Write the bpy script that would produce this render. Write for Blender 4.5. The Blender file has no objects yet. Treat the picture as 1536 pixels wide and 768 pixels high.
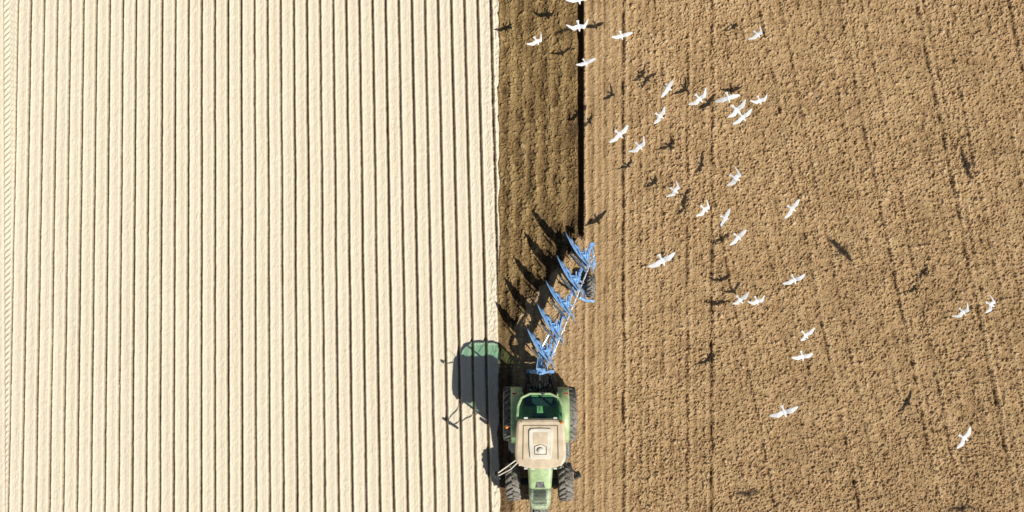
import bpy, math, random
import numpy as np
from mathutils import Vector, Matrix
random.seed(7)
S=40.0; H=35.0
scene=bpy.context.scene
coll=scene.collection
# ------------------------------------------------------------ materials
def mat(name,col,rough=.6,metal=0.0,var=.15,scale=6.0,bump=0.0,col2=None,spec=.5,detail=6):
    m=bpy.data.materials.new(name); m.use_nodes=True
    nt=m.node_tree; b=nt.nodes['Principled BSDF']
    b.inputs['Roughness'].default_value=rough; b.inputs['Metallic'].default_value=metal
    b.inputs['Specular IOR Level'].default_value=spec
    tc=nt.nodes.new('ShaderNodeTexCoord'); n=nt.nodes.new('ShaderNodeTexNoise')
    n.inputs['Scale'].default_value=scale; n.inputs['Detail'].default_value=detail
    nt.links.new(tc.outputs['Object'],n.inputs['Vector'])
    r=nt.nodes.new('ShaderNodeValToRGB')
    c2=col2 if col2 else tuple(c*(1-var*1.6) for c in col)
    r.color_ramp.elements[0].color=(*c2,1); r.color_ramp.elements[0].position=.35
    r.color_ramp.elements[1].color=(*[min(1,c*(1+var*.3)) for c in col],1); r.color_ramp.elements[1].position=.6
    nt.links.new(n.outputs['Fac'],r.inputs['Fac']); nt.links.new(r.outputs['Color'],b.inputs['Base Color'])
    return m
def glass(name,tint):
    m=bpy.data.materials.new(name); m.use_nodes=True; nt=m.node_tree
    for n in list(nt.nodes): nt.nodes.remove(n)
    o=nt.nodes.new('ShaderNodeOutputMaterial'); t=nt.nodes.new('ShaderNodeBsdfTransparent'); t.inputs[0].default_value=(*tint,1)
    g=nt.nodes.new('ShaderNodeBsdfGlossy'); g.inputs['Roughness'].default_value=.08; g.inputs[0].default_value=(.8,.9,.9,1)
    x=nt.nodes.new('ShaderNodeMixShader'); x.inputs[0].default_value=.10
    nt.links.new(t.outputs[0],x.inputs[1]); nt.links.new(g.outputs[0],x.inputs[2]); nt.links.new(x.outputs[0],o.inputs[0])
    return m
M_green=mat('green_paint',(.42,.55,.28),.4,0,.12,5,col2=(.31,.42,.20))
M_cream=mat('cream_paint',(.66,.54,.38),.45,0,.1,4,col2=(.55,.44,.30))
M_cream2=mat('light_paint',(.76,.70,.58),.45,0,.1,4)
M_black=mat('black_plastic',(.035,.037,.04),.5,0,.3,8)
M_grey=mat('grey_metal',(.2,.2,.19),.45,.3,.3,12,col2=(.07,.065,.06))
M_iron=mat('cast_iron_paint',(.22,.22,.19),.6,0,.3,12,col2=(.10,.10,.09))
M_rubber=mat('rubber_dusty',(.26,.235,.20),.85,0,.35,9,col2=(.10,.09,.08))
M_rim=mat('rim_paint',(.45,.42,.36),.5,0,.2,10)
M_blue=mat('blue_paint',(.27,.47,.76),.3,.1,.2,9,col2=(.12,.27,.54))
M_steel=mat('worn_steel',(.62,.68,.76),.3,.5,.3,9,col2=(.26,.30,.34))
M_dark=mat('dark_steel',(.08,.10,.14),.4,.5,.3,9)  # dark steel for the lower mouldboards, shares and skimmers
M_glass=glass('tinted_glass',(.42,.74,.60)); M_glassc=glass('clear_glass',(.66,.86,.78))
M_orange=mat('amber_lamp',(.8,.28,.03),.3)
M_lamp=mat('lamp_lens',(.75,.75,.72),.15)
M_seat=mat('seat_cloth',(.03,.05,.055),.9)
M_red=mat('red_lamp',(.5,.03,.02),.3)

# ------------------------------------------------------------ mesh builder
class MB:
    def __init__(s): s.v=[]; s.f=[]
    def add(s,vs,fs):
        o=len(s.v); s.v+= [tuple(v) for v in vs]; s.f+=[tuple(i+o for i in f) for f in fs]; return s
    def box(s,c,d,rot=None,taper=1.0):
        vs=[]
        for z in(-.5,.5):
            t=taper if z>0 else 1
            for x,y in((-.5,-.5),(.5,-.5),(.5,.5),(-.5,.5)):
                p=Vector((x*d[0]*t,y*d[1]*t,z*d[2]))
                if rot: p=rot@p
                vs.append(p+Vector(c))
        return s.add(vs,[(3,2,1,0),(4,5,6,7),(0,1,5,4),(1,2,6,5),(2,3,7,6),(3,0,4,7)])
    def beam(s,p0,p1,w,h):
        p0=Vector(p0);p1=Vector(p1);d=p1-p0; L=d.length
        q=d.to_track_quat('Y','Z').to_matrix()
        return s.box((p0+p1)/2,(w,L,h),q)
    def tube(s,pts,r,n=10):
        pts=[Vector(p) for p in pts]
        rr=r if isinstance(r,(list,tuple)) else [r]*len(pts)
        rings=[]
        for i,p in enumerate(pts):
            d=(pts[min(i+1,len(pts)-1)]-pts[max(i-1,0)]).normalized()
            q=d.to_track_quat('Z','Y').to_matrix()
            rings.append([p+q@Vector((math.cos(a)*rr[i],math.sin(a)*rr[i],0)) for a in [2*math.pi*k/n for k in range(n)]])
        return s.loft(rings)
    def loft(s,rings,caps=True):
        n=len(rings[0]); vs=[v for r in rings for v in r]; fs=[]
        for i in range(len(rings)-1):
            for k in range(n):
                k2=(k+1)%n
                fs.append((i*n+k,i*n+k2,(i+1)*n+k2,(i+1)*n+k))
        if caps:
            fs.append(tuple(reversed(range(n)))); fs.append(tuple((len(rings)-1)*n+k for k in range(n)))
        return s.add(vs,fs)
    def lathe(s,prof,n=48,c=(0,0,0)):
        m=len(prof); vs=[];fs=[]
        for k in range(n):
            a=2*math.pi*k/n
            for x,r in prof: vs.append((c[0]+x,c[1]+r*math.cos(a),c[2]+r*math.sin(a)))
        for k in range(n):
            for j in range(m):
                j2=(j+1)%m;k2=(k+1)%n
                fs.append((k*m+j,k*m+j2,k2*m+j2,k2*m+j))
        return s.add(vs,fs)
    def grid(s,P):
        nu=len(P);nv=len(P[0]); vs=[p for r in P for p in r]
        return s.add(vs,[(i*nv+j,i*nv+j+1,(i+1)*nv+j+1,(i+1)*nv+j) for i in range(nu-1) for j in range(nv-1)])
    def obj(s,name,m,parent=None,loc=(0,0,0),bevel=0,smooth=False,solid=0,sub=0,fix=True):
        me=bpy.data.meshes.new(name); me.from_pydata(s.v,[],s.f); me.update()
        if fix:
            import bmesh
            bm=bmesh.new(); bm.from_mesh(me); bmesh.ops.recalc_face_normals(bm,faces=bm.faces); bm.to_mesh(me); bm.free()
        me.materials.append(m)
        o=bpy.data.objects.new(name,me); coll.objects.link(o); o.location=loc
        if parent: o.parent=parent
        if solid:
            x=o.modifiers.new('solid','SOLIDIFY'); x.thickness=solid; x.offset=0
        if bevel:
            x=o.modifiers.new('bevel','BEVEL'); x.width=bevel; x.segments=2; x.limit_method='ANGLE'; x.angle_limit=math.radians(40)
        if smooth:
            me.polygons.foreach_set('use_smooth',[True]*len(me.polygons))
        return o
def empty(name,loc,label,cat):
    o=bpy.data.objects.new(name,None); o.location=loc; coll.objects.link(o); o['label']=label; o['category']=cat; o.empty_display_size=.3
    return o

# ------------------------------------------------------------ noise
def hsh(ix,iy,seed):
    n=(ix.astype(np.int64)*374761393+iy.astype(np.int64)*668265263+seed*1442695041)&0xffffffff
    n=((n^(n>>13))*1274126177)&0xffffffff
    n=((n^(n>>16))*2246822519)&0xffffffff
    return ((n^(n>>15))&0xffffff)/float(0xffffff)
def vn(x,y,seed):
    ix=np.floor(x);iy=np.floor(y);fx=x-ix;fy=y-iy
    fx=fx*fx*(3-2*fx);fy=fy*fy*(3-2*fy)
    a=hsh(ix,iy,seed);b=hsh(ix+1,iy,seed);c=hsh(ix,iy+1,seed);d=hsh(ix+1,iy+1,seed)
    return (a*(1-fx)+b*fx)*(1-fy)+(c*(1-fx)+d*fx)*fy-.5
def fbm(x,y,sc,seed,o=3):
    r=0;a=1
    for k in range(o): r=r+a*vn(x*sc+17.3*k,y*sc+5.1*k,seed+k*31); a*=.5;sc*=2.03
    return r
def clods(x,y,cell,seed,thr=.3,rmin=.25,rmax=.6,dens=None):
    gx=x/cell;gy=y/cell;ix=np.floor(gx);iy=np.floor(gy);best=np.zeros_like(x)
    for dx in(-1,0,1):
        for dy in(-1,0,1):
            cx=ix+dx;cy=iy+dy
            px=cx+hsh(cx,cy,seed);py=cy+hsh(cx,cy,seed+1);r=rmin+(rmax-rmin)*hsh(cx,cy,seed+2);on=hsh(cx,cy,seed+3)>(thr if dens is None else thr+dens)
            k=hsh(cx,cy,seed+4)*6.28; ca=np.cos(k);sa=np.sin(k)
            ux=(gx-px)*ca+(gy-py)*sa; uy=(-(gx-px)*sa+(gy-py)*ca)*1.35
            d2=(ux*ux+uy*uy)/(r*r)
            best=np.maximum(best,np.where(on,np.sqrt(np.clip(1-d2,0,1))*r,0))
    return best*cell
def sm(a,b,x):
    t=np.clip((x-a)/(b-a),0,1); return t*t*(3-2*t)

def h_brown(X,Y):
    px=768+S*X; py=384-S*Y
    diag=sm(1064,1072,px)
    u=px-.2*py
    a=np.where(diag>.5,(X*.98+Y*.196),X); b=np.where(diag>.5,(Y*.98-X*.196),Y)
    wx=X+fbm(X,Y,3,5,2)*.10; wy=Y+fbm(X,Y,3,6,2)*.10
    calm=.45+.55*sm(895,975,px)
    pat=fbm(a,b*.6,.9,71,3)
    n=fbm(a,b*.6,2.0,11,3)*.02
    r=fbm(a*1.2,b*1.7,4.6,14,4)
    n+=.050*r-.06*np.clip(r-.25,0,1)+.028*vn(X/.055,Y/.055,19)
    c=np.maximum(clods(wx,wy,.20,21,.66,.18,.42,-pat*.5)*1.0,clods(wx,wy,.12,41,.55,.25,.5,-pat*.5)*1.15)
    c=c+clods(X,Y,.075,43,.55,.3,.6)*1.05
    h=(n+c)*calm
    h+=(.008+.006*(1-diag))*np.sin(2*np.pi*a/.30)
    for p,d,w in((934,.065,2.0),(1067,.055,2.2),(906,.035,2.0),(888,.03,2.5),(918,.02,2),(960,.02,2),(990,.025,2),(1012,.02,2),(1030,.025,2),(1048,.02,2),(878,-.04,2)):
        q=px+vn(Y*1.3,Y*0+p,3)*2
        m=np.clip(.65+1.5*vn(Y*3,Y*0+p,9),0.1,1.3)
        h=h-d*m*np.exp(-((q-p)/w)**2)+.35*d*np.exp(-((q-p-5)/3)**2)
    for p,d,w in((1010,.045,2.0),(1135,.062,2.3),(1147,.03,2),(1257,.062,2.3),(1269,.03,2),(1372,.068,2.4),(1384,.035,2),(1512,.058,2.3),(1075,.03,2),(1100,.025,2),(1168,.03,2.4),(1196,.03,2.4),(1225,.025,2),(1290,.03,2),(1318,.03,2.4),(1345,.025,2),(1410,.03,2),(1440,.03,2.4),(1475,.03,2)):
        q=u+vn(b*.7,b*0+p,3)*3
        m=np.clip(.6+1.7*vn(b*3.5,b*0+p,9),0.1,1.3)
        h=h-diag*d*m*np.exp(-((q-p)/w)**2)+diag*.45*d*np.exp(-((q-p-6)/3.5)**2)
    fade=1-sm(24,40,np.abs(X))
    return h*fade*(1-sm(16,30,np.abs(Y)))
def bnd(Y): return -.5+fbm(Y,Y*0,1.5,77,4)*.09
def h_left(X,Y):
    px=768+S*X; v=(384-Y*S)/768
    s=(px+16.5*v)/(1+.05*v)+fbm(X,Y,.35,55,2)*.6
    ph=(s-26)/19.7; k=np.floor(ph+.5); d=(ph-k)*.4925
    d=d+fbm(Y,k*7.7,4,66,2)*.008
    dep=.115+.025*hsh(k,k*0,8)+.02*vn(Y*2.5,k*3.3,61)
    g=-dep*np.exp(-np.abs(d/.047)**3)+.035*np.exp(-((d-.095)/.032)**2)+.010*np.exp(-((d+.10)/.03)**2)
    g+=.004*np.cos((ph-k)*2*np.pi*3)
    on=sm(24,27,s); g*=on
    t=np.abs(px-16-3*v); tr=(1-sm(9,11,t))*.026*np.sin(2*np.pi*(Y*S+t*.9)/9.0)*sm(1,2,t)
    tr+= .01*np.exp(-((px-28-3*v)/2)**2)-.02*np.exp(-((px-33-4*v)/1.6)**2)*(1-on)-.03*np.exp(-((px-4-3*v)/1.6)**2)
    h=g+tr*(1-on)
    ed=sm(2.2,.2,bnd(Y)-X)
    h+=fbm(X,Y*.8,9,31,3)*.012+.010*vn(X/.05,Y/.05,39)+clods(X,Y,.07,33,.55,.18,.42,-ed*.25)*.7
    edge=sm(.75,.0,bnd(Y)-X)
    h+=edge*(clods(X,Y,.1,36,.35)*.8+fbm(X,Y,5,37,3)*.04)
    h*=sm(0,.05,bnd(Y)-X)
    return h*(1-sm(30,45,np.abs(X)))
def pline(X,Y):
    px=768+S*X; py=384-S*Y
    return py-(505-(px-750)*1.2+fbm(X,Y,2.5,91,3)*25)
def plmask(X,Y): return sm(6,-6,pline(X,Y))
def h_strip(X,Y):
    px=768+S*X; py=384-S*Y
    pl=pline(X,Y); m=sm(6,-6,pl)
    hb=h_brown(X,Y)
    w=fbm(X,Y*.35,1.3,101,2)*.3
    wx=X+fbm(X,Y,4,95,2)*.10; wy=Y+fbm(X,Y,4,96,2)*.10
    r=fbm((X+w*.3)*2.2,Y*.8,2.6,107,4)
    hp=fbm(X,Y*.4,2.0,102,3)*.05+.08*r-.12*np.clip(r-.2,0,1)+.03*vn(X/.055,Y/.055,19)
    hp+=np.maximum(clods(wx+w*.2,wy*.8,.22,110,.66,.2,.45)*.8,clods(wx,wy,.12,113,.5)*.9)+clods(X,Y,.08,116,.55,.3,.6)*.8
    hp+=.03*np.cos(2*np.pi*(X+.5+w*.12)/.48)
    fx=X-2.58+fbm(Y,Y*0,2.5,120,4)*.05
    fur=sm(.12,.08,np.abs(fx))*sm(368,358,py)
    hp=hp*(1-fur)-.31*fur-.04*sm(2.1,2.4,X)*(1-fur)
    # freshly opened furrows right behind the plough bodies
    hp-=(.10+.05*np.cos(2*np.pi*(X-.1)/.42))*sm(-75,-35,pl)*(1-fur)
    cr=sm(2.70,2.62,X)
    hp=hp*cr+hb*(1-cr)
    old=sm(22,14,px-752)*(1-m)
    h=hp*m+(hb-.05*old)*(1-m)
    h*=sm(0,.05,X-bnd(Y))
    return h
def axis(lo,hi,step,ext_lo=None,ext_hi=None):
    c=list(np.linspace(lo,hi,int(round((hi-lo)/step))+1))
    def ext(start,end):
        r=[];x=start;st=step
        sg=1 if end>start else -1
        while sg*(end-x)>0:
            st*=1.35; x+=sg*min(st,40); r.append(x)
        return r
    if ext_hi is not None: c=c+ext(hi,ext_hi)
    if ext_lo is not None: c=ext(lo,ext_lo)[::-1]+c
    return np.array(c)
def sheet(name,xs,ys,hf,m,label,side=None,mask=None,smooth=True):
    X,Y=np.meshgrid(xs,ys)
    b=bnd(Y)+.5
    if side=='L': X=X+b*sm(-1.0,-.5,X)
    if side=='S': X=X+b*(1-sm(-.5,.2,X))
    Z=hf(X,Y)
    ny,nx=X.shape
    co=np.stack([X,Y,Z],-1).reshape(-1,3).astype(np.float32)
    i=np.arange(ny*nx).reshape(ny,nx)
    q=np.stack([i[:-1,:-1],i[:-1,1:],i[1:,1:],i[1:,:-1]],-1).reshape(-1,4)
    me=bpy.data.meshes.new(name); me.vertices.add(len(co)); me.vertices.foreach_set('co',co.ravel())
    me.loops.add(q.size); me.loops.foreach_set('vertex_index',q.ravel().astype(np.int32))
    me.polygons.add(len(q)); me.polygons.foreach_set('loop_start',(np.arange(len(q))*4).astype(np.int32))
    me.polygons.foreach_set('loop_total',np.full(len(q),4,np.int32))
    me.update(calc_edges=True); me.validate()
    me.polygons.foreach_set('use_smooth',np.full(len(q),smooth))
    a=me.attributes.new('relief','FLOAT','POINT'); a.data.foreach_set('value',co[:,2].copy())
    if mask is not None:
        a=me.attributes.new('turned','FLOAT','POINT'); a.data.foreach_set('value',mask(X,Y).astype(np.float32).ravel())
    me.materials.append(m)
    o=bpy.data.objects.new(name,me); coll.objects.link(o); o['kind']='structure'; o['label']=label
    return o

def soil(name,ramp,lo,hi,wet=None,rough=.95,bump=.5,streak=None,wl=(-.08,.10)):
    m=bpy.data.materials.new(name); m.use_nodes=True; nt=m.node_tree; N=nt.nodes; L=nt.links
    b=N['Principled BSDF']; b.inputs['Roughness'].default_value=rough; b.inputs['Specular IOR Level'].default_value=.15
    tc=N.new('ShaderNodeTexCoord'); 
    def noise(sc,det=4,vscale=(1,1,1),rot=0):
        mp=N.new('ShaderNodeMapping'); mp.inputs['Scale'].default_value=vscale; mp.inputs['Rotation'].default_value=(0,0,rot)
        n=N.new('ShaderNodeTexNoise'); n.inputs['Scale'].default_value=sc; n.inputs['Detail'].default_value=det; n.inputs['Roughness'].default_value=.65
        L.new(tc.outputs['Object'],mp.inputs['Vector']); L.new(mp.outputs['Vector'],n.inputs['Vector']); return n.outputs['Fac']
    def math_(op,a,b_):
        x=N.new('ShaderNodeMath'); x.operation=op
        for i,v in enumerate((a,b_)):
            if isinstance(v,(int,float)): x.inputs[i].default_value=v
            else: L.new(v,x.inputs[i])
        return x.outputs[0]
    n1=noise(9,6); n2=noise(.6,4,streak or (1,1,1)); n3=noise(40,3)
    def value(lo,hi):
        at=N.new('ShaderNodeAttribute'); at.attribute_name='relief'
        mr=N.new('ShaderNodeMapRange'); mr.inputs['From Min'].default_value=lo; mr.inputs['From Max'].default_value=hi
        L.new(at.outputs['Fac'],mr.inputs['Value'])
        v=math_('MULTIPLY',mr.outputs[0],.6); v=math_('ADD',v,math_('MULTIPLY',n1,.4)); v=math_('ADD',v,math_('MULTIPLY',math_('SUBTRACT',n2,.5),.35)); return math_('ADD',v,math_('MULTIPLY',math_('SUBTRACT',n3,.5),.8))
    def rampn(v,stops):
        r=N.new('ShaderNodeValToRGB'); e=r.color_ramp.elements
        e[0].position=stops[0][0]; e[0].color=(*stops[0][1],1); e[1].position=stops[-1][0]; e[1].color=(*stops[-1][1],1)
        for p,c in stops[1:-1]:
            x=e.new(p); x.color=(*c,1)
        L.new(v,r.inputs['Fac']); return r.outputs['Color']
    c=rampn(value(lo,hi),ramp)
    if wet:
        at=N.new('ShaderNodeAttribute'); at.attribute_name='turned'
        mx=N.new('ShaderNodeMix'); mx.data_type='RGBA'
        L.new(at.outputs['Fac'],mx.inputs[0]); L.new(c,mx.inputs[6]); L.new(rampn(value(*wl),wet),mx.inputs[7]); c=mx.outputs[2]
        mr=N.new('ShaderNodeMapRange'); mr.inputs['To Min'].default_value=rough; mr.inputs['To Max'].default_value=.62
        L.new(at.outputs['Fac'],mr.inputs['Value']); L.new(mr.outputs[0],b.inputs['Roughness'])
        b.inputs['Specular IOR Level'].default_value=.3
    L.new(c,b.inputs['Base Color'])
    bp=N.new('ShaderNodeBump'); bp.inputs['Strength'].default_value=bump; bp.inputs['Distance'].default_value=.04
    L.new(math_('ADD',n3,n1),bp.inputs['Height']); L.new(bp.outputs['Normal'],b.inputs['Normal'])
    return m
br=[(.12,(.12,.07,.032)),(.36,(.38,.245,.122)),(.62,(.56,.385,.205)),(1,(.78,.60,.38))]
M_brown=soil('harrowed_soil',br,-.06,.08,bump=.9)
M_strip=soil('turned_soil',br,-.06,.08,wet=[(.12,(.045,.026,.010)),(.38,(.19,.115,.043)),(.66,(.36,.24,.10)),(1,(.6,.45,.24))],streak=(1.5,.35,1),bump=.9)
M_pale=soil('pale_soil',[(.1,(.13,.095,.06)),(.36,(.46,.375,.27)),(.56,(.71,.615,.465)),(1,(.80,.72,.575))],-.11,.03,bump=.4,streak=(2.5,.25,1))  # low-relief stops paint extra shade into the colour of the grooves

def allmask(X,Y):
    px=768+S*X
    m=plmask(X,Y); return np.maximum(m,sm(24,14,px-752)*.8)
ysL=axis(-10.6,10.6,.04,-420,420); ysR=axis(-10.6,10.6,.026,-420,420); ysS=axis(-10.6,10.6,.025,-420,420)
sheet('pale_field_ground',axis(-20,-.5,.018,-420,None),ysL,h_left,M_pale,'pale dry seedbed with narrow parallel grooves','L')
sheet('turned_soil_ground',np.linspace(-.5,2.7,140),ysS,h_strip,M_strip,'dark freshly ploughed soil strip with open furrow','S',allmask,smooth=False)
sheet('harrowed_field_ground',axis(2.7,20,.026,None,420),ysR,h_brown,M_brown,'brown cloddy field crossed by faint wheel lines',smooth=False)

# ------------------------------------------------------------ tractor
tractor=empty('tractor',(1.0,-7.0,-.01),'green tractor with cream cab roof pulling a plough','tractor')
T=tractor
b=MB(); b.box((0,-.2,.95),(.5,3.1,.5)); b.box((0,1.25,.95),(1.3,.5,.5)); b.box((0,-1.3,.66),(1.5,.22,.2)); b.box((0,-1.3,.8),(.5,.5,.3))
b.tube([(-.95,1.25,.95),(.95,1.25,.95)],.14,14); b.obj('chassis',M_black,T,bevel=.02)
def ring(y,w,zt,zb,rd=.12,crown=.04,cx=0):
    pts=[]
    n=6
    for sx in(1,-1):
        for k in range(n+1):
            a=math.pi/2*k/n
            if sx==1: x=w-rd+rd*math.cos(a); z=zt-rd+rd*math.sin(a)
            else: x=-(w-rd)-rd*math.sin(a); z=zt-rd+rd*math.cos(a)
            pts.append((cx+x,y,z+crown*(1-(x/w)**2)))
    pts.append((cx-w,y,zb)); pts.append((cx+w,y,zb))
    return pts
b=MB(); b.loft([ring(.1,.47,2.05,1.15),ring(-.4,.45,2.03,1.15),ring(-.9,.42,1.97,1.1),ring(-1.25,.40,1.91,1.05)])
b.obj('bonnet',M_green,T,smooth=True,bevel=.01)
b=MB(); b.loft([ring(-1.26,.395,1.90,1.0),ring(-1.6,.39,1.85,.95),ring(-1.9,.36,1.74,.95,.14),ring(-2.08,.29,1.55,1.0,.12)])
b.obj('bonnet_nose',mat('grille_green',(.44,.52,.34),.45,0,.25,14),T,smooth=True)
b=MB()
for k in range(11):
    y=-1.32-k*.052; b.box((0,y,1.953-k*.0065-(.004*max(0,k-6))),(.46,.022,.012))
b.obj('grille',M_black,T)
b=MB()
for sx in(-1,1): b.beam((sx*.19,.0,2.068),(sx*.16,-1.22,1.935),.018,.014)
b.box((0,-1.1,1.965),(.28,.22,.02))
b.obj('bonnet_seam',M_grey,T)
for sx in(-1,1):
    b=MB()
    for k in range(7): b.box((sx*.44,-.35-k*.09,1.6),(.03,.05,.3))
    b.obj('side_grille',M_black,T)
    b=MB(); b.loft([[(sx*.20+.085*math.cos(a),-1.98,1.45+.06*math.sin(a)) for a in [k*math.pi/6 for k in range(12)]],[(sx*.20+.08*math.cos(a),-2.09,1.45+.055*math.sin(a)) for a in [k*math.pi/6 for k in range(12)]]]); b.obj('headlight',M_lamp,T)
b=MB(); b.box((0,-2.24,.72),(.66,.34,.42)); b.box((0,-2.26,.97),(.4,.3,.1)); b.box((.28,-2.06,.75),(.08,.5,.12)); b.box((-.28,-2.06,.75),(.08,.5,.12)); b.tube([(0,-2.1,1.0),(0,-2.36,1.2)],.035)
b.obj('front_weight',M_iron,T,bevel=.03)
cx=-.03
cab_f=MB()
def post(p0,p1,w=.07): cab_f.beam(p0,p1,w,w)
for sx in(-1,1):
    post((cx+sx*.62,-.12,1.2),(cx+sx*.74,.0,2.92)); post((cx+sx*.80,1.35,1.3),(cx+sx*.8,1.42,2.9))
    post((cx+sx*.79,1.40,2.9),(cx+sx*.76,1.85,2.76),.08); post((cx+sx*.76,1.85,2.76),(cx+sx*.64,2.12,2.66),.08)
    post((cx+sx*.64,2.12,2.66),(cx+sx*.35,2.25,2.62),.07)
    post((cx+sx*.62,-.12,1.25),(cx+sx*.75,1.4,1.35)); post((cx+sx*.75,1.4,1.35),(cx+sx*.55,1.98,1.5))
    post((cx+sx*.55,1.98,1.5),(cx+sx*.64,2.12,2.66),.06)
post((cx-.36,2.25,2.62),(cx+.36,2.25,2.62),.07); post((cx-.55,2.0,1.5),(cx+.55,2.0,1.5))
cab_f.box((cx,.75,1.12),(1.3,1.7,.1)); 
cab=cab_f.obj('cab',M_green,T,bevel=.012)
def pane(name,pts,m,par):
    return MB().add(pts,[tuple(range(len(pts)))]).obj(name,m,par,fix=False)
pane('rear_window',[(cx-.77,1.44,2.885),(cx+.77,1.44,2.885),(cx+.74,1.84,2.765),(cx+.62,2.10,2.68),(cx+.34,2.22,2.64),(cx-.34,2.22,2.64),(cx-.62,2.10,2.68),(cx-.74,1.84,2.765)],M_glass,cab)
pane('rear_window',[(cx-.60,2.14,2.58),(cx+.60,2.14,2.58),(cx+.53,2.0,1.54),(cx-.53,2.0,1.54)],M_glassc,cab)
pane('windscreen',[(cx-.58,-.13,1.9),(cx+.58,-.13,1.9),(cx+.70,-.01,2.88),(cx-.70,-.01,2.88)],M_glassc,cab)
for sx in(-1,1):
    pane('side_window',[(cx+sx*.65,-.08,1.3),(cx+sx*.79,1.33,1.4),(cx+sx*.80,1.38,2.86),(cx+sx*.74,.03,2.88)],M_glassc,cab)
    pane('side_window',[(cx+sx*.77,1.42,1.42),(cx+sx*.58,1.96,1.54),(cx+sx*.65,2.08,2.60),(cx+sx*.79,1.47,2.82)],M_glassc,cab)
b=MB(); b.tube([(cx+.1,2.24,2.66),(cx+.02,1.95,2.76),(cx-.05,1.7,2.83)],.012,6); b.box((cx+.1,2.27,2.64),(.12,.07,.07)); b.obj('wiper',M_black,cab)
def outl(pts,z,inset=0,cxx=0,cyy=.65):
    r=[]
    for x,y in pts:
        d=Vector((x-cxx,y-cyy)); l=d.length; k=(l-inset)/l; r.append((cxx+d.x*k,cyy+d.y*k,z))
    return r
half=[(0,-.24),(.3,-.225),(.55,-.18),(.74,-.10),(.84,.02),(.87,.2),(.865,.5),(.85,.8),(.83,1.1),(.80,1.34),(.74,1.43),(.4,1.46),(0,1.46)]
ol=[(cx+x,y) for x,y in half]+[(cx-x,y) for x,y in half[-2:0:-1]]
b=MB(); b.loft([outl(ol,2.9,.03,cx),outl(ol,2.93,0,cx),outl(ol,3.03,0,cx),outl(ol,3.08,.03,cx),outl(ol,3.105,.09,cx)])
roof=b.obj('roof',M_cream,cab,smooth=False,bevel=.008)
b=MB(); ih=[(0,.12),(.30,.12),(.36,.17),(.40,.6),(.40,1.08),(.34,1.15),(0,1.17)]
il=[(cx+x,y) for x,y in ih]+[(cx-x,y) for x,y in ih[-2:0:-1]]
b.loft([outl(il,3.10,0,cx),outl(il,3.14,0,cx),outl(il,3.155,.025,cx)]); b.obj('roof_hatch',M_cream2,roof,bevel=.006)
b=MB(); b.box((cx,.82,3.158),(.5,.4,.012)); b.obj('roof_hatch',M_cream,roof,bevel=.01)
b=MB()
b.beam((cx-.2,.28,3.17),(cx-.2,.55,3.17),.012,.012);b.beam((cx+.2,.28,3.17),(cx+.2,.55,3.17),.012,.012);b.beam((cx-.2,.28,3.17),(cx+.2,.28,3.17),.012,.012)
b.beam((cx-.2,.55,3.17),(cx,.62,3.17),.012,.012);b.beam((cx+.2,.55,3.17),(cx,.62,3.17),.012,.012)
for sx in(-1,1): b.beam((cx+sx*.6,.1,3.11),(cx+sx*.58,1.25,3.11),.03,.016)
b.beam((cx-.58,1.25,3.11),(cx+.58,1.25,3.11),.025,.014)
b.obj('roof_seam',mat('seam_brown',(.22,.16,.10),.7),roof)
b=MB(); b.loft([[(cx+.12*k*math.cos(a),.42+.1*k*math.sin(a),3.155+z) for a in [i*math.pi/10 for i in range(20)]] for k,z in((1,0),(1,.03),(.8,.05),(.3,.06))]); b.obj('satellite_receiver',M_cream2,roof,smooth=True)
b=MB(); b.tube([(cx-.75,1.25,3.0),(cx-1.02,1.22,3.0),(cx-1.15,1.2,3.05)],.02,8); b.obj('beacon_arm',M_black,roof)
for bx,by in((cx-1.15,1.2),(cx+.72,1.36)):
    b=MB(); b.loft([[(bx+.055*k*math.cos(a),by+.055*k*math.sin(a),3.05+z) for a in [i*math.pi/6 for i in range(12)]] for k,z in((1,0),(1,.1),(.7,.15))]); b.obj('beacon',M_orange,roof,smooth=True)
b=MB(); b.tube([(cx-.65,1.38,3.08),(cx-.66,1.45,3.75)],[.012,.004],6); b.obj('aerial',M_black,roof)
for sx in(-1,1):
    for dx in(.25,.5,.68):
        b=MB(); b.box((cx+sx*dx,-.25+.12*(dx>.6)+.02*(dx>.4),2.99),(.12,.06,.07)); b.obj('work_lamp',M_lamp,roof,bevel=.01)
    b=MB(); b.box((cx+sx*.5,1.49,3.0),(.13,.06,.08)); b.obj('work_lamp',M_lamp,roof,bevel=.01)
b=MB(); b.box((cx,1.1,1.62),(.5,.48,.14)); b.box((cx,1.36,1.98),(.48,.12,.62)); b.box((cx,1.4,2.36),(.25,.1,.18)); b.box((cx+.34,1.05,1.8),(.12,.5,.08)); b.obj('seat',M_seat,cab,bevel=.04)
b=MB(); b.box((cx,1.78,1.42),(1.0,.3,.22)); b.obj('rear_console',M_seat,cab,bevel=.03)
b=MB(); b.tube([(cx+.2*math.cos(a),.5+.18*math.sin(a),2.0+.06*math.sin(a)) for a in [k*math.pi/10 for k in range(21)]],.018,8); b.tube([(cx,.2,1.5),(cx,.5,2.0)],.03,8); b.obj('steering_wheel',M_black,cab)
cab.scale=(1,1,1.08)
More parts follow.
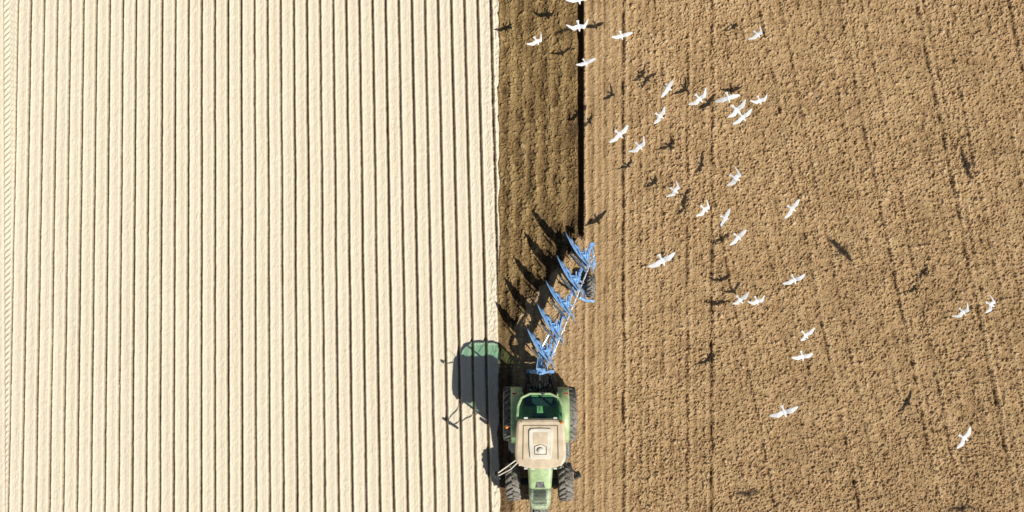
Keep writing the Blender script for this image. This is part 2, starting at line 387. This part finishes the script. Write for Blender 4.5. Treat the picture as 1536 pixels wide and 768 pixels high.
for sx in(-1,1):
    b=MB(); P=[]
    for k in range(15):
        a=math.radians(15+k*10.5); R=1.05
        y=1.25-R*math.cos(a); z=.95+R*math.sin(a)
        P.append([(sx*(.62+.02),y,z),(sx*.8,y,z+.02),(sx*.98,y,z+.01),(sx*1.04,y,z-.06)])
    b.grid(P); b.obj('fender',M_green,T,smooth=True,solid=.03)
    b=MB(); b.box((sx*.62,1.35,1.55),(.05,1.5,.5)); b.obj('inner_fender',M_green,T,bevel=.02)
    b=MB(); b.box((sx*.92,2.10,1.75),(.16,.05,.08)); b.obj('rear_lamp',M_red,T,bevel=.01)
    b=MB(); b.box((sx*.62,0.0,.85),(.45,1.0,.55)); b.obj('fuel_tank',M_black if sx<0 else M_grey,T,bevel=.06)
    b=MB()
    for k in range(3): b.box((sx*(.98-.05*k),.05,.5+.27*k),(.3,.42,.04))
    b.beam((sx*1.1,.28,.45),(sx*.9,.28,1.2),.03,.03); b.obj('step',M_cream2 if sx<0 else M_grey,T,bevel=.008)
    ex=1.5 if sx<0 else 1.25
    b=MB(); b.tube([(cx+sx*.75,-.08,2.9),(sx*1.05,-.35,2.85),(sx*ex,-.62,2.7),(sx*ex,-.60,2.35),(cx+sx*.70,-.08,2.2)],.022,8)
    arm=b.obj('mirror_arm',M_cream2 if sx<0 else M_black,T)
    b=MB(); b.box((sx*(ex+.02),-.64,2.6),(.26,.09,.38),Matrix.Rotation(sx*.5,3,'Z')); b.box((sx*(ex+.02),-.62,2.30),(.22,.08,.24),Matrix.Rotation(sx*.5,3,'Z')); b.obj('mirror',M_black,T,bevel=.025)
b=MB(); b.tube([(.55,-.28,1.2),(.62,-.3,1.6),(.64,-.3,2.75),(.66,-.24,2.98)],[.10,.10,.06,.055],14); b.obj('exhaust',M_grey,T,smooth=True)
b=MB(); b.tube([(.98,.42,1.0),(.98,-.35,1.0)],.16,14); b.box((.8,-.4,1.0),(.4,.3,.3)); b.obj('air_tank',M_grey,T,bevel=.01)
b=MB(); b.tube([(-.55,-.3,1.2),(-.6,-.3,2.2)],.06,12); b.obj('air_intake',M_black,T,smooth=True)
for k in range(6):
    b=MB()
    x=-.25+.1*k
    b.tube([(x,1.8,1.1),(x+.03,2.1,1.35-.03*k),(x+.05,2.4,1.25),(x+.1-.03*k,2.75,1.05)],.017,6)
    b.obj('hydraulic_hose',M_black,T)
def tyre(R,W,rr,lugs):
    b=MB(); h=W/2
    b.lathe([(-h*.82,rr),(-h*.98,rr+.35*(R-rr)),(-h,rr+.65*(R-rr)),(-h*.93,R-.06),(-h*.6,R-.035),(0,R-.025),(h*.6,R-.035),(h*.93,R-.06),(h,rr+.65*(R-rr)),(h*.98,rr+.35*(R-rr)),(h*.82,rr),(0,rr+.01)],56)
    for sx in(-1,1):
        for k in range(lugs):
            a0=2*math.pi*(k+(.5 if sx>0 else 0))/lugs; aw=.32*2*math.pi/lugs*.5
            secs=[]
            for x,da,ro in((.02,0,R+.035),(.5,.10,R+.035),(.9,.26,R+.012),(1.02,.30,R-.10)):
                xx=sx*x*h; a=a0+da
                rl=R-.05 if x<1 else R-.16
                secs.append([(xx,r*math.cos(a+w),r*math.sin(a+w)) for r,w in((rl,-aw),(rl,aw),(ro,aw*.8),(ro,-aw*.8))])
            b.loft(secs)
    return b
def wheel(parent,loc,R,W,rr,lugs,sx,steer=0,rim_m=None):
    b=MB(); b.lathe([(-.12,.02),(-.12,.15),(.12,.15),(.12,.02)],20)
    for k in range(8):
        a=k*math.pi/4; b.tube([(sx*.1,.11*math.cos(a),.11*math.sin(a)),(sx*.15,.11*math.cos(a),.11*math.sin(a))],.02,6)
    w=b.obj('wheel',M_grey,parent,loc); w.rotation_euler=(0,0,steer)
    t=tyre(R,W,rr,lugs).obj('tyre',M_rubber,w)
    h=W/2
    b=MB(); b.lathe([(-h*.8,rr+.02),(-h*.8,rr-.03),(-.04,rr-.06),(sx*.05-.02,.16),(sx*.05+.02,.16),(.04,rr-.06),(h*.8,rr-.03),(h*.8,rr+.02)],40)
    b.obj('rim',rim_m or M_rim,w)
    return w
wheel(T,(-1.0,1.25,.95),.95,.64,.48,22,-1); wheel(T,(1.0,1.25,.95),.95,.64,.48,22,1)
wheel(T,(-.96,-1.3,.66),.66,.54,.34,18,-1,.04); wheel(T,(.96,-1.3,.66),.66,.54,.34,18,1,.04)
b=MB()
for sx in(-1,1):
    b.beam((sx*.3,1.6,.7),(sx*.42,2.75,.62),.09,.12); b.beam((sx*.28,1.6,1.45),(sx*.36,2.3,1.35),.08,.1); b.tube([(sx*.36,2.28,1.35),(sx*.4,2.3,.66)],.035)
    b.tube([(sx*.7,1.5,.95),(sx*.42,2.5,.68)],.03)
b.tube([(0,1.6,1.3),(0,2.7,1.25)],[.05,.035],10); b.box((0,1.75,1.0),(.5,.4,.5)); b.box((0,2.0,.75),(.2,.35,.12)); b.box((0,2.2,.9),(.75,.12,.12))
b.obj('rear_linkage',M_black,T,bevel=.01)

# ------------------------------------------------------------ plough
PL=empty('plough',(1.3,-4.2,0),'blue five furrow reversible mounted plough','plough'); 
def W(x,y,z=0): return (x-1.3,y+4.2,z)
b=MB(); b.beam(W(.55,-4.25,.65),W(1.55,-4.25,.65),.12,.12); b.beam(W(1.03,-4.25,1.35),W(.62,-4.22,.62),.08,.08); b.beam(W(1.03,-4.25,1.35),W(1.45,-4.22,.62),.08,.08)
b.box(W(1.05,-4.15,1.0),(.30,.20,.6)); b.tube([W(1.06,-4.2,.98),W(1.08,-3.55,.98)],.11,16); b.box(W(1.1,-3.6,.98),(.30,.22,.36))
b.beam(W(.88,-4.1,1.3),W(.95,-3.6,1.2),.04,.08); b.beam(W(1.28,-4.1,1.3),W(1.25,-3.6,1.2),.04,.08)
b.obj('headstock',M_blue,PL,bevel=.012)
A0=Vector((1.20,-3.75,.98)); A1=Vector((2.86,.35,.98))
b=MB(); b.beam(W(*A0),W(*A1),.11,.14)
for k in range(9):
    p=A0.lerp(A1,(k+.5)/9); b.beam(W(p.x-.09,p.y+.03,.98),W(p.x+.09,p.y-.03,.98),.08,.18)
b.obj('frame_beam',M_blue,PL,bevel=.01)
b=MB(); b.beam(W(1.50,-3.55,1.05),W(2.98,.05,1.05),.045,.06)
for k in range(5):
    p=A0.lerp(A1,(k+.35)/4.75); b.beam(W(p.x,p.y,1.06),W(p.x+.24,p.y-.12,1.06),.06,.05)
b.obj('steering_rod',M_steel,PL,bevel=.008)
b=MB(); b.beam(W(1.42,-3.75,1.12),W(1.9,-2.0,1.14),.06,.08); b.beam(W(1.2,-3.5,1.1),W(1.45,-3.75,1.12),.07,.1); b.obj('steering_strut',M_blue,PL,bevel=.01)
b=MB(); b.tube([W(1.02,-3.4,1.15),W(1.35,-2.8,1.2)],.045,12); b.tube([W(1.35,-2.8,1.2),W(1.62,-2.3,1.15)],.025,10); b.obj('hydraulic_cylinder',M_steel,PL)
for k in range(3): MB().tube([W(1.06+.05*k,-4.1,1.3),W(1.15+.05*k,-3.5,1.25-.03*k),W(1.45,-2.7+.2*k,1.12),W(1.75,-2.0,1.1)],.014,6).obj('plough_hose',M_black,PL)
def mould(upper):
    P=[]; F=Vector((.05,-.40)); Tt=Vector((-.80,.84)); n=14
    d=(Tt-F).normalized(); nr=Vector((d.y,-d.x))
    for i in range(n+1):
        u=i/n; row=[]; base=F.lerp(Tt,u)-nr*.10*math.sin(math.pi*u)
        w_=.035+.20*math.sin(math.pi*min(1,u*1.1)**.75)**.8 if u<.86 else (.035+.20*math.sin(math.pi*min(1,.86*1.1)**.75)**.8)*(1-u)/.14
        jag=.035*((i%3)-1)
        for j in range(5):
            v=j/4; o=base+nr*((w_+jag*(v==1)*(u>.3))*v)
            zz=.56*(1-(1-v)**1.6)*(1-.45*u) 
            z=(1.66-zz-.05*(1-u)) if upper else (.03+zz*.75+.12*u)
            row.append((o.x,o.y,z))
        P.append(row)
    return P
for k in range(5):
    t=(k+.35)/4.75; A=A0.lerp(A1,t)
    b=MB()
    for s2 in(-1,1):
        z0=.98; pts=[(0,0,z0),(-.10,.02,z0+s2*.18),(-.20,.05,z0+s2*.34),(-.19,-.08,z0+s2*.44)]
        for i in range(3): b.beam(pts[i],pts[i+1],.06,.13)
        b.beam((-.19,-.08,z0+s2*.44),(-.32,.2,z0+s2*.42),.04,.12); b.beam((-.2,.05,z0+s2*.34),(-.45,.42,z0+s2*.36),.03,.08)
        b.beam((-.02,.12,z0+s2*.1),(-.38,.16,z0+s2*.4),.025,.08)
        b.beam((.02,-.15,z0),(.05,-.42,z0+s2*.28),.035,.10)
    b.box((0,0,.98),(.2,.22,.24)); b.box((.08,.2,1.05),(.10,.14,.16)); b.tube([(.0,.13,1.15),(.0,-.13,1.15)],.035,8)
    b.tube([(-.06,-.1,1.16),(-.06,.3,1.2)],.025,8)
    body=b.obj('plough_body',M_blue,PL,W(A.x,A.y,0),bevel=.006)
    body.rotation_euler=(0,0,random.uniform(-.05,.05))
    for up in(True,False):
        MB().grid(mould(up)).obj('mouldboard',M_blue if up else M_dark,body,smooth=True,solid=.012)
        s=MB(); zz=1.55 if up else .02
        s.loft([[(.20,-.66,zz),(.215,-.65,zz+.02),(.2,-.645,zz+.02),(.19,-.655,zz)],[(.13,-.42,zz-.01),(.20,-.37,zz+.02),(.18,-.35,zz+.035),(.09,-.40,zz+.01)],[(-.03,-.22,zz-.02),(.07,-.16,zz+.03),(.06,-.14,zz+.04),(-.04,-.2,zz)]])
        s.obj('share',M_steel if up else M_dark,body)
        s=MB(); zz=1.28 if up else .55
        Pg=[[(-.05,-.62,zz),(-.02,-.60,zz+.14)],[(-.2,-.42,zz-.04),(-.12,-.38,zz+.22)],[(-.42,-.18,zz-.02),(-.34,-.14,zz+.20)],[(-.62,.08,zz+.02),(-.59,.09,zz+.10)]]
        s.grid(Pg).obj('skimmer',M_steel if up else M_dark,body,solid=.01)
b=MB(); b.beam(W(2.45,-1.5,.98),W(2.62,-1.6,.8),.09,.09); b.beam(W(2.62,-1.62,.82),W(3.02,-1.66,.75),.10,.08); b.beam(W(2.66,-1.62,.8),W(2.66,-1.12,.36),.07,.09); b.tube([W(2.64,-1.12,.36),W(3.05,-1.12,.36)],.035)
b.obj('wheel_arm',M_blue,PL,bevel=.01)
wheel(PL,W(2.92,-1.12,.37),.40,.34,.2,16,1)
b=MB(); b.box(W(2.92,.42,.98),(.2,.14,.24)); b.beam(W(2.9,.4,1.0),W(3.02,-.2,1.05),.05,.05); b.beam(W(3.02,-.2,1.0),W(2.95,-.45,1.0),.12,.05); b.obj('end_bracket',M_blue,PL,bevel=.01)

# ------------------------------------------------------------ gulls
import bmesh
def feather():
    m=bpy.data.materials.new('gull_plumage'); m.use_nodes=True; nt=m.node_tree; N=nt.nodes; L=nt.links; b=N['Principled BSDF']; b.inputs['Roughness'].default_value=.75
    tc=N.new('ShaderNodeTexCoord'); sp=N.new('ShaderNodeSeparateXYZ'); L.new(tc.outputs['Object'],sp.inputs[0])
    ab=N.new('ShaderNodeMath'); ab.operation='ABSOLUTE'; L.new(sp.outputs['X'],ab.inputs[0])
    r=N.new('ShaderNodeValToRGB'); e=r.color_ramp.elements; e[0].position=.05; e[0].color=(.85,.85,.84,1); e[1].position=.47; e[1].color=(.25,.25,.25,1)
    x=e.new(.09); x.color=(.72,.73,.75,1); x=e.new(.43); x.color=(.80,.80,.80,1)
    L.new(ab.outputs[0],r.inputs['Fac'])
    r2=N.new('ShaderNodeValToRGB'); e=r2.color_ramp.elements; e[0].position=.162; e[0].color=(1,1,1,1); e[1].position=.17; e[1].color=(.8,.35,.08,1)
    L.new(sp.outputs['Y'],r2.inputs['Fac'])
    mx=N.new('ShaderNodeMix'); mx.data_type='RGBA'; mx.blend_type='MULTIPLY'; mx.inputs[0].default_value=1
    L.new(r.outputs['Color'],mx.inputs[6]); L.new(r2.outputs['Color'],mx.inputs[7]); L.new(mx.outputs[2],b.inputs['Base Color'])
    return m
M_gull=feather()
def gull_mesh(name,poseL,poseR):
    R=[(-.225,.066,.004,.0),(-.19,.052,.007,.0),(-.145,.030,.018,.0),(-.10,.038,.032,-.003),(-.055,.048,.044,-.006),(-.02,.054,.05,-.008),(.02,.057,.053,-.008),(.06,.053,.05,-.006),(.09,.042,.04,0),(.11,.034,.034,.006),(.132,.03,.032,.010),(.155,.022,.024,.009),(.167,.009,.010,.005),(.192,.003,.004,.0)]
    n=12; vs=[];fs=[]
    for y,rx,rz,zc in R:
        for k in range(n):
            a=2*math.pi*k/n; vs.append((rx*math.cos(a),y,zc+rz*math.sin(a)))
    a0,a1=4,7
    skip=set()
    for i in range(a0,a1):
        for k in(-1,0): skip.add((i,k%n))
        for k in(5,6): skip.add((i,k))
    for i in range(len(R)-1):
        for k in range(n):
            if (i,k) in skip: continue
            k2=(k+1)%n; fs.append((i*n+k,i*n+k2,(i+1)*n+k2,(i+1)*n+k))
    fs.append(tuple(range(n))[::-1]); fs.append(tuple((len(R)-1)*n+k for k in range(n)))
    for sx,pose in((1,poseR),(-1,poseL)):
        if sx==1: lo,mid,hi=n-1,0,1
        else: lo,mid,hi=7,6,5
        loop=[i*n+lo for i in range(a0,a1+1)]+[a1*n+mid]+[i*n+hi for i in range(a1,a0-1,-1)]+[a0*n+mid]
        prev=loop
        for (x,yt,yl,z,th) in pose:
            ring=[]
            for q in(.12,.4,.7,.92): ring.append((sx*x,yt+(yl-yt)*q,z-th*(1-abs(q-.6))))
            ring.append((sx*x,yl,z))
            for q in(.92,.7,.4,.12): ring.append((sx*x,yt+(yl-yt)*q,z+th*(1-abs(q-.6))))
            ring.append((sx*x,yt,z))
            o=len(vs); vs+=ring; cur=list(range(o,o+10))
            for k in range(10):
                k2=(k+1)%10; f=(prev[k],prev[k2],cur[k2],cur[k]); fs.append(f)
            prev=cur
        fs.append(tuple(prev))
    me=bpy.data.meshes.new(name); me.from_pydata(vs,[],fs); me.update()
    bm=bmesh.new(); bm.from_mesh(me); bmesh.ops.recalc_face_normals(bm,faces=bm.faces); bm.to_mesh(me); bm.free()
    me.polygons.foreach_set('use_smooth',[True]*len(me.polygons)); me.materials.append(M_gull)
    return me
def pose(wr,tip,dz,fold=1.0):
    xs=[.09,.15,.21,.27,.33,.39,.44,.475]
    out=[]
    for i,x in enumerate(xs):
        if x<=.21: yl=.075+(wr)*(x-.06)/.15
        else: yl=.075+wr-(wr+tip)*((x-.21)/.265)**1.25
        ch=[.165,.165,.162,.148,.125,.095,.062,.02][i]
        z=dz[0]*min(x,.21)/.21+ (dz[1]*(x-.21)/.265 if x>.21 else 0)+.015
        out.append((x*fold,yl-ch,yl,z,[.012,.011,.009,.007,.005,.004,.003,.0015][i]))
    return out
poses=[(pose(.03,.10,(.06,-.03)),pose(.03,.10,(.06,-.03))),
 (pose(.05,.20,(.07,-.06),.9),pose(.05,.18,(.07,-.06),.9)),
 (pose(.02,.06,(.09,.06)),pose(.03,.10,(.07,.03))),
 (pose(.06,.26,(.05,-.05),.82),pose(.05,.2,(.08,-.02),.92)),
 (pose(.03,.12,(.12,.12),.85),pose(.03,.12,(.12,.1),.85)),
 (pose(.01,.04,(-.03,-.10),.95),pose(.02,.08,(-.02,-.09),.95)),
 (pose(.07,.30,(.03,-.03),.72),pose(.04,.16,(.09,.03),.95))]
gm=[gull_mesh('gull',*p) for p in poses]
birds=[(868,-1,850,3,885,-6),(868,40,853,45,885,34),(805,62,792,68,818,56),(932,54,920,57,944,51),(1136,52,1128,60,1144,45),(878,95,866,99,890,92),(1002,132,995,145,1008,118),(1049,148,1038,160,1060,136),(1092,147,1080,151,1103,143),(1139,151,1127,158,1153,145),(1105,165,1093,178,1117,152),(1114,176,1102,186,1126,166),(990,174,982,186,998,163),(929,202,917,212,941,190),(959,220,948,231,970,209),(1103,267,1093,283,1113,253),(1012,286,1005,295,1018,277),(1057,314,1048,322,1065,306),(1188,313,1183,324,1195,302),(1088,327,1082,338,1094,315),(1107,356,1098,365,1117,349),(993,391,977,403,1010,379),(1191,420,1177,424,1207,416),(1110,450,1100,458,1121,442),(1135,452,1123,456,1148,448),(1208,503,1199,515,1219,494),(1203,535,1189,538,1219,531),(1176,618,1160,627,1193,609),(1446,657,1436,670,1456,644),(1444,468,1437,475,1452,460),(1486,457,1481,464,1492,449)]
shad=[(757,44),(848,30),(893,40),(842,80),(1100,40),(962,112),(970,118),(918,140),(1028,133),(1072,140),(1098,135),(1062,155),(885,180),(868,172),(1003,220),(943,244),(1052,247),(981,272),(1027,293),(1025,313),(895,330),(1080,362),(1386,409),(1082,417),(1100,437),(1077,453),(1065,536),(1141,545),(1362,601),(1122,740),(1008,385)]
D=Vector((-.72,.55))
def gp(px,py): return Vector(((px-768)/S,(384-py)/S))
cands=[]
for i,bd in enumerate(birds):
    B=gp(bd[0],bd[1])
    for j,s in enumerate(shad):
        v=gp(*s)-B; d=D-B/H; h=v.dot(d)/d.dot(d); e=(v-d*h).length
        if .7<h<8: cands.append((e+.06*abs(h-1.8),i,j,h,e))
cands.sort(); hb={}; used=set()
for c,i,j,h,e in cands:
    if i in hb or j in used or e>.9: continue
    hb[i]=h; used.add(j)
GL=['white gull gliding low over brown soil, wings spread','white gull flying over brown soil, wings sharply bent','white gull flying over brown soil, wings raised','white gull flying over brown soil, wings sharply bent','white gull flying over brown soil, wings raised','white gull flying over brown soil on a downstroke','white gull banking over brown soil, one wing folded']
def add_gull(mi,loc,rot,sc,lab):
    o=bpy.data.objects.new('gull',gm[mi]); coll.objects.link(o); o.location=loc; o.rotation_euler=rot; o.scale=(sc,)*3
    x=o.modifiers.new('sub','SUBSURF'); x.levels=1; x.render_levels=1
    o['label']=lab; o['category']='gull'; o['group']='gulls following the plough'
for i,bd in enumerate(birds):
    h=hb.get(i,1.5)
    B=gp(bd[0],bd[1])*(1-h/H)
    th=math.atan2(-(bd[5]-bd[3]),bd[4]-bd[2]); ln=math.hypot(bd[4]-bd[2],bd[5]-bd[3])
    mi=0 if i in(21,26,27,22) else (i*3+i//4)%7
    add_gull(mi,(B.x,B.y,h),(random.uniform(-.1,.15),random.uniform(-.3,.3),th+math.pi+random.uniform(-.15,.15)),max(.88,min(1.15,ln/S*(1-h/H)/.78)),GL[mi])
for (s,h,r,sc) in(((1450,248),8.5,1.9,1.3),((1262,375),8.0,-.75,1.35),((1122,740),12.5,.1,1.1),((1443,763),8.0,.1,1.1)):
    p=gp(*s)-D*h
    add_gull(0,(p.x,p.y,h),(0,0,r),sc,'white gull gliding high over the field, wings spread')

# ------------------------------------------------------------ light, sky, camera
sd=Vector((-.72,.55,-1))
l=bpy.data.lights.new('sun','SUN'); l.energy=5; l.angle=math.radians(.5); l.color=(1,.96,.87)
so=bpy.data.objects.new('sun',l); coll.objects.link(so); so.rotation_euler=sd.to_track_quat('-Z','Y').to_euler(); so.location=(20,-15,30)
w=bpy.data.worlds.new('World'); scene.world=w; w.use_nodes=True; nt=w.node_tree
sk=nt.nodes.new('ShaderNodeTexSky'); sk.sky_type='NISHITA'; sk.sun_disc=False; sk.sun_elevation=math.radians(47.8); sk.sun_rotation=math.radians(127.4)
nt.links.new(sk.outputs[0],nt.nodes['Background'].inputs[0]); nt.nodes['Background'].inputs[1].default_value=.05
c=bpy.data.cameras.new('camera'); c.sensor_width=36; c.lens=36*H/38.4; c.clip_end=2000; c.clip_start=.1
co=bpy.data.objects.new('camera',c); coll.objects.link(co); co.location=(0,0,H); scene.camera=co
scene.view_settings.view_transform='Standard'; scene.view_settings.look='None'; scene.view_settings.exposure=0
